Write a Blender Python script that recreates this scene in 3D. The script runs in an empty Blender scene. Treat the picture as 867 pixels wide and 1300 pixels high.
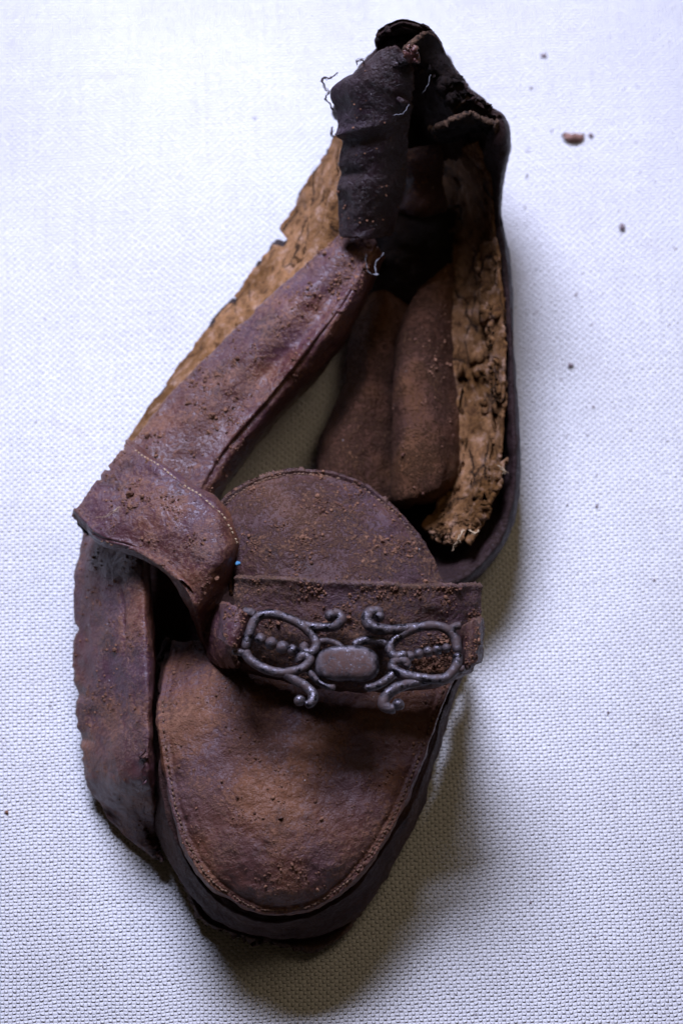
import bpy, bmesh, math, random
import numpy as np
from mathutils import Vector
from mathutils.bvhtree import BVHTree

random.seed(7)
rng = np.random.default_rng(11)
scene = bpy.context.scene
col = scene.collection
R = math.radians

# ------------------------------------------------------------------ camera
TILT = R(18); DIST = 0.90; FRAME_H = 0.30
cam_d = bpy.data.cameras.new('camera'); cam = bpy.data.objects.new('camera', cam_d); col.objects.link(cam)
cam.location = (0, -math.sin(TILT) * DIST, math.cos(TILT) * DIST)
cam.rotation_euler = (TILT, 0, 0)
cam_d.sensor_fit = 'VERTICAL'; cam_d.sensor_height = 36; cam_d.lens = 36 * DIST / FRAME_H
cam_d.clip_start = 0.01; cam_d.clip_end = 20
cam_d.dof.use_dof = True; cam_d.dof.focus_distance = 0.842; cam_d.dof.aperture_fstop = 9.0
scene.camera = cam

# ------------------------------------------------------------------ world and lamps
w = bpy.data.worlds.new('World'); scene.world = w; w.use_nodes = True
bg = w.node_tree.nodes['Background']
bg.inputs['Color'].default_value = (1.0, 0.74, 0.46, 1); bg.inputs['Strength'].default_value = 0.018

def area(name, loc, target, size, power, color, size_y=None, spread=180):
    d = bpy.data.lights.new(name, 'AREA'); o = bpy.data.objects.new(name, d); col.objects.link(o)
    d.shape = 'RECTANGLE'; d.size = size; d.size_y = size_y or size; d.energy = power; d.color = color; d.spread = R(spread)
    o.location = loc
    o.rotation_euler = (Vector(target) - Vector(loc)).to_track_quat('-Z', 'Y').to_euler()
    return o
area('window_light', (-0.13, 0.55, 0.66), (-0.020, 0.035, 0), 0.36, 1.98, (0.66, 0.705, 1.0), 0.26, 55)

area('room_fill', (0.30, 0.22, 0.74), (0.0, 0.03, 0), 0.3, 0.30, (1.0, 0.80, 0.56), 0.4, 120)

scene.view_settings.view_transform = 'Standard'; scene.view_settings.look = 'None'
scene.view_settings.exposure = 0.0; scene.view_settings.gamma = 1.0
scene.cycles.max_bounces = 6

# ------------------------------------------------------------------ helpers
CT, ST = math.cos(TILT), math.sin(TILT)
CAMP = np.array(cam.location)
def P(p):
    """photo measurement (x, y, height in cm above the cloth) -> world point in metres"""
    p = np.asarray(p, float)
    x = (p[..., 0] - 433.5) / 1300 * FRAME_H; y = (650 - p[..., 1]) / 1300 * FRAME_H; z = p[..., 2] / 100
    d = np.stack([x, y * CT + DIST * ST, y * ST - DIST * CT], -1)
    t = (z - CAMP[2]) / d[..., 2]
    return CAMP + d * t[..., None]

BASE = P((370, 650, 0.0))

def _hash(i, j, k, seed):
    n = (i * 374761393 + j * 668265263 + k * 1274126177 + seed * 974711) & 0xffffffff
    n = ((n ^ (n >> 13)) * 1274126177) & 0xffffffff
    n = ((n ^ (n >> 16)) * 2246822519) & 0xffffffff
    return ((n ^ (n >> 15)) & 0xffff) / 32767.5 - 1.0
def noise3(p, seed=0):
    p = np.asarray(p, float); f = np.floor(p).astype(np.int64); r = p - f; r = r * r * r * (r * (r * 6 - 15) + 10)
    out = 0
    for a in (0, 1):
        for b in (0, 1):
            for c in (0, 1):
                wgt = (r[..., 0] if a else 1 - r[..., 0]) * (r[..., 1] if b else 1 - r[..., 1]) * (r[..., 2] if c else 1 - r[..., 2])
                out = out + wgt * _hash(f[..., 0] + a, f[..., 1] + b, f[..., 2] + c, seed)
    return out
def fbm(p, oct=4, seed=0):
    s = 0; a = 1
    for o in range(oct):
        s = s + a * noise3(np.asarray(p) * 2 ** o + o * 17.3, seed + o); a *= 0.5
    return s
def n1(t, seed=0, oct=3):
    t = np.asarray(t, float); return fbm(np.stack([t, t * 0 + 3.1, t * 0 + seed * 7.7], -1), oct, seed)

def cr(Pts, t):
    """Catmull-Rom through Pts (k, ..., 3) at t in 0..1"""
    Pts = np.asarray(Pts, float); k = len(Pts)
    ext = np.concatenate([[2 * Pts[0] - Pts[1]], Pts, [2 * Pts[-1] - Pts[-2]]])
    s = np.clip(np.asarray(t) * (k - 1), 0, k - 1 - 1e-9); i = s.astype(int); f = s - i
    sh = (len(f),) + (1,) * (Pts.ndim - 1); f = f.reshape(sh)
    a, b, c, d = ext[i], ext[i + 1], ext[i + 2], ext[i + 3]
    return 0.5 * ((2 * b) + (c - a) * f + (2 * a - 5 * b + 4 * c - d) * f * f + (3 * b - a - 3 * c + d) * f ** 3)

def link(name, verts, faces, mat, parent=None, smooth=True, attrs=None, merge=0):
    me = bpy.data.meshes.new(name)
    verts = np.asarray(verts, float)
    if parent is not None: verts = verts - BASE
    me.from_pydata(verts.tolist(), [], faces if isinstance(faces, list) else faces.tolist())
    me.materials.append(mat)
    if smooth: me.polygons.foreach_set('use_smooth', [True] * len(me.polygons))
    for nm, v in (attrs or {}).items():
        a = me.attributes.new(nm, 'FLOAT', 'POINT'); a.data.foreach_set('value', np.asarray(v, np.float32))
    if merge:
        b = bmesh.new(); b.from_mesh(me); bmesh.ops.remove_doubles(b, verts=b.verts, dist=merge); b.to_mesh(me); b.free()
        me.polygons.foreach_set('use_smooth', [True] * len(me.polygons))
    me.update()
    o = bpy.data.objects.new(name, me); col.objects.link(o)
    if parent is not None: o.parent = parent
    return o

def grid_normals(G):
    du = np.gradient(G, axis=0); dv = np.gradient(G, axis=1)
    n = np.cross(du, dv); n /= np.linalg.norm(n, axis=-1, keepdims=True) + 1e-12
    if n[..., 2].mean() < 0: n = -n
    return n

SURF = []      # world-space top surfaces, kept for stitching and dust
def sheet(name, rows, mat, parent, nu=90, nv=60, thick=0.0016, low=0.0006, mid=0.00025, seed=0,
          rag=(0, 0, 0, 0), ragf=9, disp=None, sides=(1, 1, 1, 1), lowf=45, midf=230, dust=0.0, world=False):
    """leather sheet through rows of measured points; rag = raggedness of (first row, last row, row starts, row ends)"""
    M = 240
    tv = np.linspace(0, 1, M)
    L = np.stack([cr(P(r) if not world else np.asarray(r), tv) for r in rows])
    tu = np.linspace(0, 1, M)
    D = cr(L, tu)                                     # M x M
    u = np.linspace(0, 1, nu); v = np.linspace(0, 1, nv)
    def ragc(t, a, s):
        nick = np.clip(n1(t * ragf * 1.7 + 4.3, seed + s + 20, 1) - 0.42, 0, 1) * 4.5
        return a * np.clip(0.35 + 0.5 * n1(t * ragf * 0.4, seed + s, 2) + 0.18 * n1(t * ragf * 4, seed + s + 9) + nick, 0, 2)
    lo = ragc(u, rag[2], 1) if rag[2] else u * 0; hi = 1 - (ragc(u, rag[3], 2) if rag[3] else u * 0)
    V = lo[:, None] + (hi - lo)[:, None] * v[None, :]
    lo2 = ragc(v, rag[0], 3) if rag[0] else v * 0; hi2 = 1 - (ragc(v, rag[1], 4) if rag[1] else v * 0)
    U = lo2[None, :] + (hi2 - lo2)[None, :] * u[:, None]
    fu = U * (M - 1); fv = V * (M - 1)
    iu = np.clip(fu.astype(int), 0, M - 2); iv = np.clip(fv.astype(int), 0, M - 2); a = (fu - iu)[..., None]; b = (fv - iv)[..., None]
    G = (D[iu, iv] * (1 - a) * (1 - b) + D[iu + 1, iv] * a * (1 - b) + D[iu, iv + 1] * (1 - a) * b + D[iu + 1, iv + 1] * a * b)
    n = grid_normals(G)
    if not sides[2]:
        kk = np.clip(1 - np.arange(nv) / (nv * 0.12), 0, 1)[None, :, None]; avg = n[:, nv // 8].mean(0); n = n * (1 - kk) + avg * kk; n /= np.linalg.norm(n, axis=-1, keepdims=True)
    d = low * fbm(G * lowf, 3, seed) + mid * fbm(G * midf, 3, seed + 5)
    if disp is not None: d = d + disp(U, V, G)
    G = G + n * d[..., None]
    n = grid_normals(G)
    SURF.append((name, G, n, dust))
    # edge closeness for the cut edge colour
    far = 99.0
    eu = np.minimum(np.arange(nu) if sides[0] else np.full(nu, far), np.arange(nu)[::-1] if sides[1] else np.full(nu, far))[:, None] + np.zeros((1, nv))
    ev = np.minimum(np.arange(nv) if sides[2] else np.full(nv, far), np.arange(nv)[::-1] if sides[3] else np.full(nv, far))[None, :] + np.zeros((nu, 1))
    edge = np.clip(1 - np.minimum(eu, ev) / 2.0, 0, 1)
    th = thick * (1 + 0.25 * fbm(G * 300, 2, seed + 8))
    # pull the rim in a little so that the cut edge is rounded
    B = G - n * th[..., None]
    top = G.reshape(-1, 3); bot = B.reshape(-1, 3); N = nu * nv
    ids = np.arange(N).reshape(nu, nv)
    q = np.stack([ids[:-1, :-1], ids[1:, :-1], ids[1:, 1:], ids[:-1, 1:]], -1).reshape(-1, 4)
    ring = np.concatenate([ids[:-1, 0], ids[-1, :-1], ids[:0:-1, -1], ids[0, :0:-1]])
    midr = (top[ring] + bot[ring]) / 2
    ctr_in = np.concatenate([ids[:-1, 1], ids[-2, :-1], ids[:0:-1, -2], ids[1, :0:-1]])
    out = top[ring] - top[ctr_in]; out /= np.linalg.norm(out, axis=1, keepdims=True) + 1e-12
    er = edge.ravel()[ring][:, None]
    midr = midr + er * out * (thick * 0.3) * (1 + 0.8 * rng.standard_normal((len(ring), 1)) * 0.35)
    verts = np.concatenate([top, bot, midr]); m0 = 2 * N; k = len(ring); nx = np.roll(np.arange(k), -1)
    ra = np.stack([ring, ring[nx], m0 + nx, m0 + np.arange(k)], -1)
    rb = np.stack([m0 + np.arange(k), m0 + nx, N + ring[nx], N + ring], -1)
    # winding: make top face the normals
    e1 = G[1, 0] - G[0, 0]; e2 = G[0, 1] - G[0, 0]
    flip = np.dot(np.cross(e1, e2), n[0, 0]) < 0
    qb = q[:, ::-1] + N
    if flip: q = q[:, ::-1]; qb = qb[:, ::-1]
    else: ra = ra[:, ::-1]; rb = rb[:, ::-1]
    if not sides[2]:
        keep = ~((edge.ravel()[ring] == 0) & (edge.ravel()[ring[nx]] == 0)); ra = ra[keep]; rb = rb[keep]
    faces = np.concatenate([q, qb, ra, rb])
    at = np.concatenate([edge.ravel(), edge.ravel(), edge.ravel()[ring]])
    return link(name, verts, faces, mat, parent, attrs={'edge': at}, merge=0 if sides[2] else 0.00012)

def tube_geo(pts, rad, n=60, sides=10, seed=0, lump=0.0, caps=True, world=False):
    """round bar along measured points; rad is a number or list (metres)"""
    W = np.asarray(pts, float) if world else P(pts)
    t = np.linspace(0, 1, n); C = cr(W, t)
    r = np.interp(t, np.linspace(0, 1, len(np.atleast_1d(rad))), np.atleast_1d(rad)) if np.ndim(rad) else np.full(n, rad)
    if caps:
        s = np.minimum(np.arange(n), np.arange(n)[::-1]); r = r * np.where(s == 0, 0.35, np.where(s == 1, 0.8, 1))
    T = np.gradient(C, axis=0); T /= np.linalg.norm(T, axis=1, keepdims=True) + 1e-12
    up = np.array([0, 0, 1.0]); A = np.cross(T, up)
    bad = np.linalg.norm(A, axis=1) < 0.2; A[bad] = np.cross(T[bad], np.array([1.0, 0, 0]))
    A /= np.linalg.norm(A, axis=1, keepdims=True) + 1e-12; Bn = np.cross(A, T)
    th = np.linspace(0, 2 * math.pi, sides, endpoint=False)
    ring = (A[:, None] * np.cos(th)[None, :, None] + Bn[:, None] * np.sin(th)[None, :, None])
    rr = r[:, None] * np.ones(sides)
    V = C[:, None] + ring * rr[..., None]
    if lump: V = V + ring * (lump * fbm(V * 500, 3, seed))[..., None]
    ids = np.arange(n * sides).reshape(n, sides); j = np.roll(np.arange(sides), -1)
    F = np.stack([ids[:-1][:, :], ids[:-1][:, j], ids[1:][:, j], ids[1:]], -1).reshape(-1, 4).tolist()
    F = [f[::-1] for f in F]
    if caps: F.append(ids[0].tolist()); F.append(ids[-1][::-1].tolist())
    return V.reshape(-1, 3), F
def join_geo(parts):
    vs = []; fs = []; o = 0
    for v, f in parts:
        vs.append(v); fs += [[i + o for i in q] for q in f]; o += len(v)
    return np.concatenate(vs), fs
def blob_geo(c, rx, ry=None, rz=None, seed=0, lump=0.0, seg=12, rings=8, power=1.0, rot=0.0):
    ry = ry or rx; rz = rz or rx
    th = np.linspace(0, 2 * math.pi, seg, endpoint=False); ph = np.linspace(0, math.pi, rings + 1)[1:-1]
    def sp(x, p): return np.sign(x) * np.abs(x) ** p
    v = [[0, 0, 1]]
    for a in ph:
        for b in th: v.append([math.sin(a) ** power * sp(math.cos(b), power), math.sin(a) ** power * sp(math.sin(b), power), sp(math.cos(a), power)])
    v.append([0, 0, -1]); v = np.array(v, float)
    if lump: v = v * (1 + lump * fbm(v * 1.3 + seed * 5.1, 3, seed))[:, None]
    v = v * np.array([rx, ry, rz]); cz, sz = math.cos(rot), math.sin(rot)
    v = np.stack([v[:, 0] * cz - v[:, 1] * sz, v[:, 0] * sz + v[:, 1] * cz, v[:, 2]], -1) + np.asarray(c)
    F = []; m = rings - 1
    for j in range(seg):
        k = (j + 1) % seg
        F.append([0, 1 + j, 1 + k])
        for i in range(m - 1): F.append([1 + i * seg + j, 1 + (i + 1) * seg + j, 1 + (i + 1) * seg + k, 1 + i * seg + k])
        F.append([1 + (m - 1) * seg + j, 1 + m * seg, 1 + (m - 1) * seg + k])
    return v, F

# ------------------------------------------------------------------ materials
class NT:
    def __init__(s, name):
        s.m = bpy.data.materials.new(name); s.m.use_nodes = True; s.t = s.m.node_tree; s.b = s.t.nodes['Principled BSDF']
    def n(s, kind, **kw):
        nd = s.t.nodes.new(kind)
        for k, v in kw.items():
            if k == 'inp':
                for a, b in v.items():
                    if isinstance(b, bpy.types.NodeSocket): s.t.links.new(b, nd.inputs[a])
                    else: nd.inputs[a].default_value = b
            else: setattr(nd, k, v)
        return nd
    def l(s, a, b): s.t.links.new(a, b)
    def noise(s, vec, scale, detail=6, rough=0.6, dist=0.0):
        return s.n('ShaderNodeTexNoise', inp={'Vector': vec, 'Scale': scale, 'Detail': detail, 'Roughness': rough, 'Distortion': dist}).outputs['Fac']
    def ramp(s, f, a, b):
        return s.n('ShaderNodeMapRange', interpolation_type='SMOOTHSTEP', inp={'Value': f, 'From Min': a, 'From Max': b}).outputs['Result']
    def mix(s, f, a, b):
        nd = s.n('ShaderNodeMix', data_type='RGBA')
        for sock, v in ((nd.inputs[0], f), (nd.inputs[6], a), (nd.inputs[7], b)):
            if isinstance(v, bpy.types.NodeSocket): s.l(v, sock)
            elif isinstance(v, (int, float)): sock.default_value = v
            else: sock.default_value = (*v, 1)
        return nd.outputs[2]
    def math(s, op, a, b=0.0):
        nd = s.n('ShaderNodeMath', operation=op)
        for i, v in enumerate((a, b)):
            if isinstance(v, bpy.types.NodeSocket): s.l(v, nd.inputs[i])
            else: nd.inputs[i].default_value = v
        return nd.outputs[0]
    def bump(s, h, strength, dist, prev=None):
        nd = s.n('ShaderNodeBump', inp={'Height': h, 'Strength': strength, 'Distance': dist})
        if prev is not None: s.l(prev, nd.inputs['Normal'])
        return nd.outputs['Normal']

def leather(name, base, purple, rust, dust, dust_amt=0.5, rough=(0.42, 0.75), edge=(0.20, 0.115, 0.07), edge_amt=0.55, spec=0.5, grain=1.0, specks=1.0, offs=0.0, relief=1.0):
    k = NT(name)
    tc = k.n('ShaderNodeTexCoord').outputs['Object']
    tc = k.n('ShaderNodeVectorMath', operation='ADD', inp={0: tc, 1: (offs, offs * 0.7, 0)}).outputs[0]
    big = k.noise(tc, 30, 3, 0.5); med = k.noise(tc, 150, 6, 0.65, 0.2); fine = k.noise(tc, 900, 6, 0.7); vf = k.noise(tc, 3200, 3, 0.6)
    c = k.mix(k.ramp(big, 0.36, 0.64), base, purple)
    rn = k.math('ADD', k.math('MULTIPLY', k.noise(tc, 48, 3, 0.5), 0.6), k.math('MULTIPLY', fine, 0.4))
    c = k.mix(k.math('MULTIPLY', k.ramp(rn, 0.47, 0.62), 0.75), c, rust)
    dark = tuple(x * 0.35 for x in base)
    c = k.mix(k.math('MULTIPLY', k.ramp(k.noise(tc, 70, 7, 0.72), 0.52, 0.70), 0.75), c, dark)
    dn = k.math('MULTIPLY', k.ramp(k.math('ADD', k.math('MULTIPLY', fine, 0.6), k.math('MULTIPLY', k.noise(tc, 75, 4, 0.6), 0.4)), 0.48, 0.62), dust_amt)
    c = k.mix(dn, c, dust)
    c = k.mix(k.math('MULTIPLY', k.ramp(vf, 0.58, 0.75), 0.35), c, tuple(x * 0.5 for x in base))
    ed = k.n('ShaderNodeAttribute', attribute_name='edge').outputs['Fac']
    ef = k.math('MULTIPLY', k.math('MULTIPLY', ed, k.ramp(fine, 0.35, 0.6)), edge_amt)
    c = k.mix(ef, c, edge)
    if specks:
        vo = k.n('ShaderNodeTexVoronoi', inp={'Vector': tc, 'Scale': 420, 'Randomness': 1.0})
        sp = k.math('MULTIPLY', k.ramp(vo.outputs['Distance'], 0.11, 0.05), k.ramp(k.noise(tc, 260, 3), 0.60, 0.66))
        c = k.mix(k.math('MULTIPLY', sp, specks), c, (0.55, 0.5, 0.5))
    k.l(c, k.b.inputs['Base Color'])
    rr = k.n('ShaderNodeMapRange', inp={'Value': k.math('ADD', k.math('MULTIPLY', fine, 0.5), k.math('MULTIPLY', dn, 0.6)), 'From Min': 0.15, 'From Max': 0.6, 'To Min': rough[0], 'To Max': rough[1]})
    k.l(rr.outputs['Result'], k.b.inputs['Roughness'])
    k.b.inputs['Specular IOR Level'].default_value = spec
    vg = k.n('ShaderNodeTexVoronoi', feature='SMOOTH_F1', inp={'Vector': tc, 'Scale': 1500, 'Smoothness': 0.4}).outputs['Distance']
    nrm = k.bump(med, 0.6 * relief, 0.0030)
    nrm = k.bump(fine, 0.55 * grain, 0.0009, nrm)
    nrm = k.bump(vg, 0.22 * grain, 0.00025, nrm)
    nrm = k.bump(dn, 0.7 * relief, 0.0006, nrm)
    k.l(nrm, k.b.inputs['Normal'])
    return k.m

M_purple = leather('purple_brown_leather', (0.080, 0.027, 0.022), (0.078, 0.034, 0.046), (0.185, 0.073, 0.035), (0.30, 0.150, 0.085), 0.35, rough=(0.26, 0.56), spec=0.42, grain=0.5, relief=0.6)
M_vamp = leather('brown_toe_leather', (0.110, 0.042, 0.028), (0.088, 0.041, 0.043), (0.190, 0.073, 0.028), (0.26, 0.125, 0.070), 0.5, rough=(0.32, 0.7), spec=0.36, offs=0.3, grain=0.8, relief=0.6)
M_dusty = leather('dusty_brown_leather', (0.066, 0.024, 0.018), (0.066, 0.030, 0.037), (0.115, 0.047, 0.024), (0.30, 0.150, 0.080), 0.65, rough=(0.40, 0.9), spec=0.4, offs=0.6)
M_dark = leather('dark_leather', (0.026, 0.0105, 0.0085), (0.027, 0.0125, 0.013), (0.026, 0.013, 0.008), (0.060, 0.034, 0.024), 0.25, rough=(0.5, 0.8), spec=0.2, offs=0.9, edge_amt=0.3, edge=(0.10, 0.055, 0.035))
M_wall = leather('dark_toe_edge', (0.042, 0.017, 0.013), (0.040, 0.018, 0.019), (0.070, 0.029, 0.015), (0.10, 0.05, 0.03), 0.3, rough=(0.5, 0.9), spec=0.2, offs=0.2, specks=0)  # darker brown than the vamp, used on toe wall and sole
M_strap = leather('dark_heel_strap', (0.026, 0.0105, 0.011), (0.028, 0.0135, 0.022), (0.030, 0.015, 0.010), (0.10, 0.06, 0.045), 0.2, rough=(0.34, 0.65), spec=0.4, offs=0.7, edge_amt=0.35, edge=(0.12, 0.07, 0.05), specks=1.6)
M_suede = leather('suede_lining', (0.085, 0.036, 0.020), (0.065, 0.030, 0.022), (0.120, 0.052, 0.020), (0.160, 0.078, 0.040), 0.65, rough=(0.8, 0.98), spec=0.12, offs=1.2, grain=1.6)
M_black = leather('black_insole_and_shade', (0.010, 0.006, 0.005), (0.010, 0.006, 0.006), (0.020, 0.010, 0.006), (0.025, 0.015, 0.010), 0.3, rough=(0.8, 0.95), spec=0.15, offs=1.6, specks=0)  # near-black for insole and torn flaps, also colours the added heel shade sheet

def lining_mat(name, tint=1.0):
    k = NT(name)
    tc = k.n('ShaderNodeTexCoord').outputs['Object']
    wv = k.n('ShaderNodeTexNoise', inp={'Vector': tc, 'Scale': 160, 'Detail': 4})
    wc = k.n('ShaderNodeVectorMath', operation='MULTIPLY_ADD', inp={0: wv.outputs['Color'], 1: (0.005, 0.005, 0.005), 2: tc}).outputs[0]
    big = k.noise(tc, 48, 5, 0.6); med = k.noise(tc, 220, 7, 0.75); fine = k.noise(tc, 1300, 5, 0.7)
    st = k.n('ShaderNodeVectorMath', operation='MULTIPLY', inp={0: wc, 1: (1, 0.35, 1)}).outputs[0]
    fib = k.noise(st, 1100, 4, 0.75)
    cr_ = k.n('ShaderNodeTexVoronoi', feature='DISTANCE_TO_EDGE', inp={'Vector': st, 'Scale': 105}).outputs['Distance']
    cr2 = k.n('ShaderNodeTexVoronoi', feature='DISTANCE_TO_EDGE', inp={'Vector': wc, 'Scale': 520}).outputs['Distance']
    where = k.ramp(k.noise(tc, 90, 3), 0.46, 0.6)
    c = k.mix(k.ramp(big, 0.36, 0.64), (0.17 * tint, 0.075 * tint, 0.020 * tint), (0.40 * tint, 0.20 * tint, 0.085 * tint))
    c = k.mix(k.math('MULTIPLY', k.ramp(med, 0.50, 0.66), 0.8), c, (0.54 * tint, 0.33 * tint, 0.22 * tint))
    c = k.mix(k.math('MULTIPLY', k.ramp(med, 0.49, 0.36), 0.9), c, (0.060, 0.026, 0.010))
    c = k.mix(k.math('MULTIPLY', k.ramp(fib, 0.52, 0.70), 0.55), c, (0.10 * tint, 0.042 * tint, 0.014 * tint))
    crk = k.math('MULTIPLY', k.ramp(cr_, 0.035, 0.0), where)
    c = k.mix(crk, c, (0.015, 0.008, 0.005))
    c = k.mix(k.math('MULTIPLY', k.math('MULTIPLY', k.ramp(cr2, 0.09, 0.0), 0.4), where), c, (0.07, 0.032, 0.014))
    k.l(c, k.b.inputs['Base Color']); k.b.inputs['Roughness'].default_value = 0.9; k.b.inputs['Specular IOR Level'].default_value = 0.12
    n = k.bump(k.math('MULTIPLY', k.ramp(cr_, 0.06, 0.0), where), 0.8, -0.0012)
    n = k.bump(med, 0.7, 0.0008, n); n = k.bump(fib, 0.9, 0.0008, n); n = k.bump(fine, 0.5, 0.0003, n)
    k.l(n, k.b.inputs['Normal'])
    return k.m
M_lining = lining_mat('tan_lining', 0.62)
M_lining_pale = lining_mat('pale_tan_lining', 0.80)

def metal_mat(name='tarnished_metal', lo=0.42, hi=0.58, caked=False):
    k = NT(name)
    tc = k.n('ShaderNodeTexCoord').outputs['Object']
    a = k.noise(tc, 260, 6, 0.65); b = k.noise(tc, 900, 5, 0.7); c_ = k.noise(tc, 2600, 3)
    dirt = k.ramp(k.math('ADD', k.math('MULTIPLY', a, 0.7), k.math('MULTIPLY', b, 0.3)), lo, hi)
    if caked:
        cm = k.n('ShaderNodeAttribute', attribute_name='cake').outputs['Fac']
        dirt = k.math('MULTIPLY', k.math('MAXIMUM', dirt, k.math('MULTIPLY', cm, k.ramp(b, 0.30, 0.52))), k.math('ADD', k.math('MULTIPLY', cm, 0.7), 0.35))
    k.l(k.mix(k.math('MULTIPLY', dirt, 0.85), k.mix(k.ramp(a, 0.35, 0.6), (0.050, 0.045, 0.052), (0.16, 0.15, 0.17)), (0.070, 0.028, 0.017) if caked else (0.050, 0.021, 0.014)), k.b.inputs['Base Color'])
    k.l(k.math('SUBTRACT', 1.0, dirt), k.b.inputs['Metallic'])
    rr = k.n('ShaderNodeMapRange', inp={'Value': b, 'From Min': 0.3, 'From Max': 0.7, 'To Min': 0.20, 'To Max': 0.42}).outputs['Result']
    k.l(k.math('ADD', rr, k.math('MULTIPLY', dirt, 0.5 if caked else 0.35)), k.b.inputs['Roughness'])
    n = k.bump(b, 0.35, 0.0003); n = k.bump(dirt, 0.4, 0.0002, n); n = k.bump(c_, 0.3, 0.0002, n)
    k.l(n, k.b.inputs['Normal'])
    return k.m
M_metal = metal_mat()
M_metal_dirty = metal_mat('dirt_coated_metal', 0.40, 0.58, True)

def plain(name, c1, c2, rough=0.9, scale=1500, bumpd=0.0003):
    k = NT(name); tc = k.n('ShaderNodeTexCoord').outputs['Object']
    f = k.noise(tc, scale, 4)
    k.l(k.mix(k.ramp(f, 0.35, 0.65), c1, c2), k.b.inputs['Base Color']); k.b.inputs['Roughness'].default_value = rough
    k.b.inputs['Specular IOR Level'].default_value = 0.2
    k.l(k.bump(f, 0.6, bumpd), k.b.inputs['Normal'])
    return k.m
M_thread = plain('stitch_thread', (0.22, 0.13, 0.08), (0.10, 0.055, 0.04))
M_pale = plain('pale_thread', (0.50, 0.38, 0.24), (0.30, 0.2, 0.12))
M_fibre = plain('grey_fibre', (0.22, 0.22, 0.24), (0.12, 0.12, 0.13))
M_dirt = plain('dry_dirt', (0.23, 0.115, 0.068), (0.085, 0.038, 0.025), 0.95, 420)
M_blue = plain('blue_fluff', (0.10, 0.28, 0.45), (0.05, 0.15, 0.28))
M_grit = plain('dark_grit', (0.26, 0.20, 0.20), (0.12, 0.085, 0.09))
M_soot = plain('dark_fibre', (0.07, 0.045, 0.045), (0.03, 0.02, 0.02))
M_flake = plain('brown_flake', (0.30, 0.17, 0.13), (0.14, 0.07, 0.05), 0.8, 500)

def cloth_mat():
    k = NT('white_canvas')
    tc = k.n('ShaderNodeTexCoord').outputs['Object']
    wb = k.n('ShaderNodeTexNoise', inp={'Vector': tc, 'Scale': 55, 'Detail': 3}).outputs['Color']
    wb2 = k.n('ShaderNodeTexNoise', inp={'Vector': tc, 'Scale': 420, 'Detail': 2}).outputs['Color']
    v = k.n('ShaderNodeVectorMath', operation='MULTIPLY_ADD', inp={0: wb, 1: (0.0022, 0.0022, 0), 2: tc}).outputs[0]
    v = k.n('ShaderNodeVectorMath', operation='MULTIPLY_ADD', inp={0: wb2, 1: (0.0008, 0.0008, 0), 2: v}).outputs[0]
    v = k.n('ShaderNodeVectorRotate', rotation_type='Z_AXIS', inp={'Vector': v, 'Angle': R(-3)}).outputs[0]
    sx = k.n('ShaderNodeSeparateXYZ', inp={0: v})
    px, py = 0.00111, 0.00100
    s = k.math('MULTIPLY', k.math('SINE', k.math('MULTIPLY', sx.outputs[0], math.pi / px)), k.math('SINE', k.math('MULTIPLY', sx.outputs[1], math.pi / py)))
    a = k.math('POWER', k.math('MAXIMUM', s, 0.0), 0.6); b = k.math('POWER', k.math('MAXIMUM', k.math('MULTIPLY', s, -1.0), 0.0), 0.6)
    # single threads run thick and thin
    wx = k.n('ShaderNodeVectorMath', operation='MULTIPLY', inp={0: v, 1: (900, 26, 1)}).outputs[0]
    wy = k.n('ShaderNodeVectorMath', operation='MULTIPLY', inp={0: v, 1: (26, 1000, 1)}).outputs[0]
    tx = k.noise(wx, 1.0, 2); ty = k.noise(wy, 1.0, 2)
    th = k.math('ADD', 0.5, k.math('MULTIPLY', k.math('ADD', tx, ty), 0.5))
    h = k.math('MULTIPLY', k.math('ADD', a, k.math('MULTIPLY', b, 0.25)), th)
    fz = k.noise(tc, 3500, 3)
    c = k.mix(k.ramp(k.noise(tc, 18, 4), 0.35, 0.65), (0.80, 0.79, 0.775), (0.84, 0.835, 0.825))
    c = k.mix(k.math('MULTIPLY', k.ramp(tx, 0.60, 0.75), 0.22), c, (0.62, 0.59, 0.57))
    c = k.mix(k.math('MULTIPLY', k.ramp(ty, 0.62, 0.78), 0.22), c, (0.62, 0.59, 0.57))
    # faint soiling and dark lint caught in the weave
    vo = k.n('ShaderNodeTexVoronoi', inp={'Vector': tc, 'Scale': 95, 'Randomness': 1.0})
    lint = k.math('MULTIPLY', k.ramp(vo.outputs['Distance'], 0.07, 0.03), k.ramp(k.noise(tc, 70, 2), 0.50, 0.62))
    c = k.mix(k.math('MULTIPLY', lint, 0.75), c, (0.16, 0.13, 0.13))
    c = k.mix(k.math('MULTIPLY', k.ramp(k.noise(tc, 60, 7, 0.75), 0.55, 0.75), 0.22), c, (0.50, 0.42, 0.37))
    c = k.mix(k.math('MULTIPLY', k.ramp(k.noise(tc, 600, 3, 0.6), 0.62, 0.74), 0.25), c, (0.52, 0.49, 0.50))
    k.l(c, k.b.inputs['Base Color']); k.b.inputs['Roughness'].default_value = 0.95; k.b.inputs['Specular IOR Level'].default_value = 0.1
    n = k.bump(h, 1.0, 0.00075); n = k.bump(fz, 0.25, 0.0003, n)
    k.l(n, k.b.inputs['Normal'])
    return k.m
M_cloth = cloth_mat()

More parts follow.
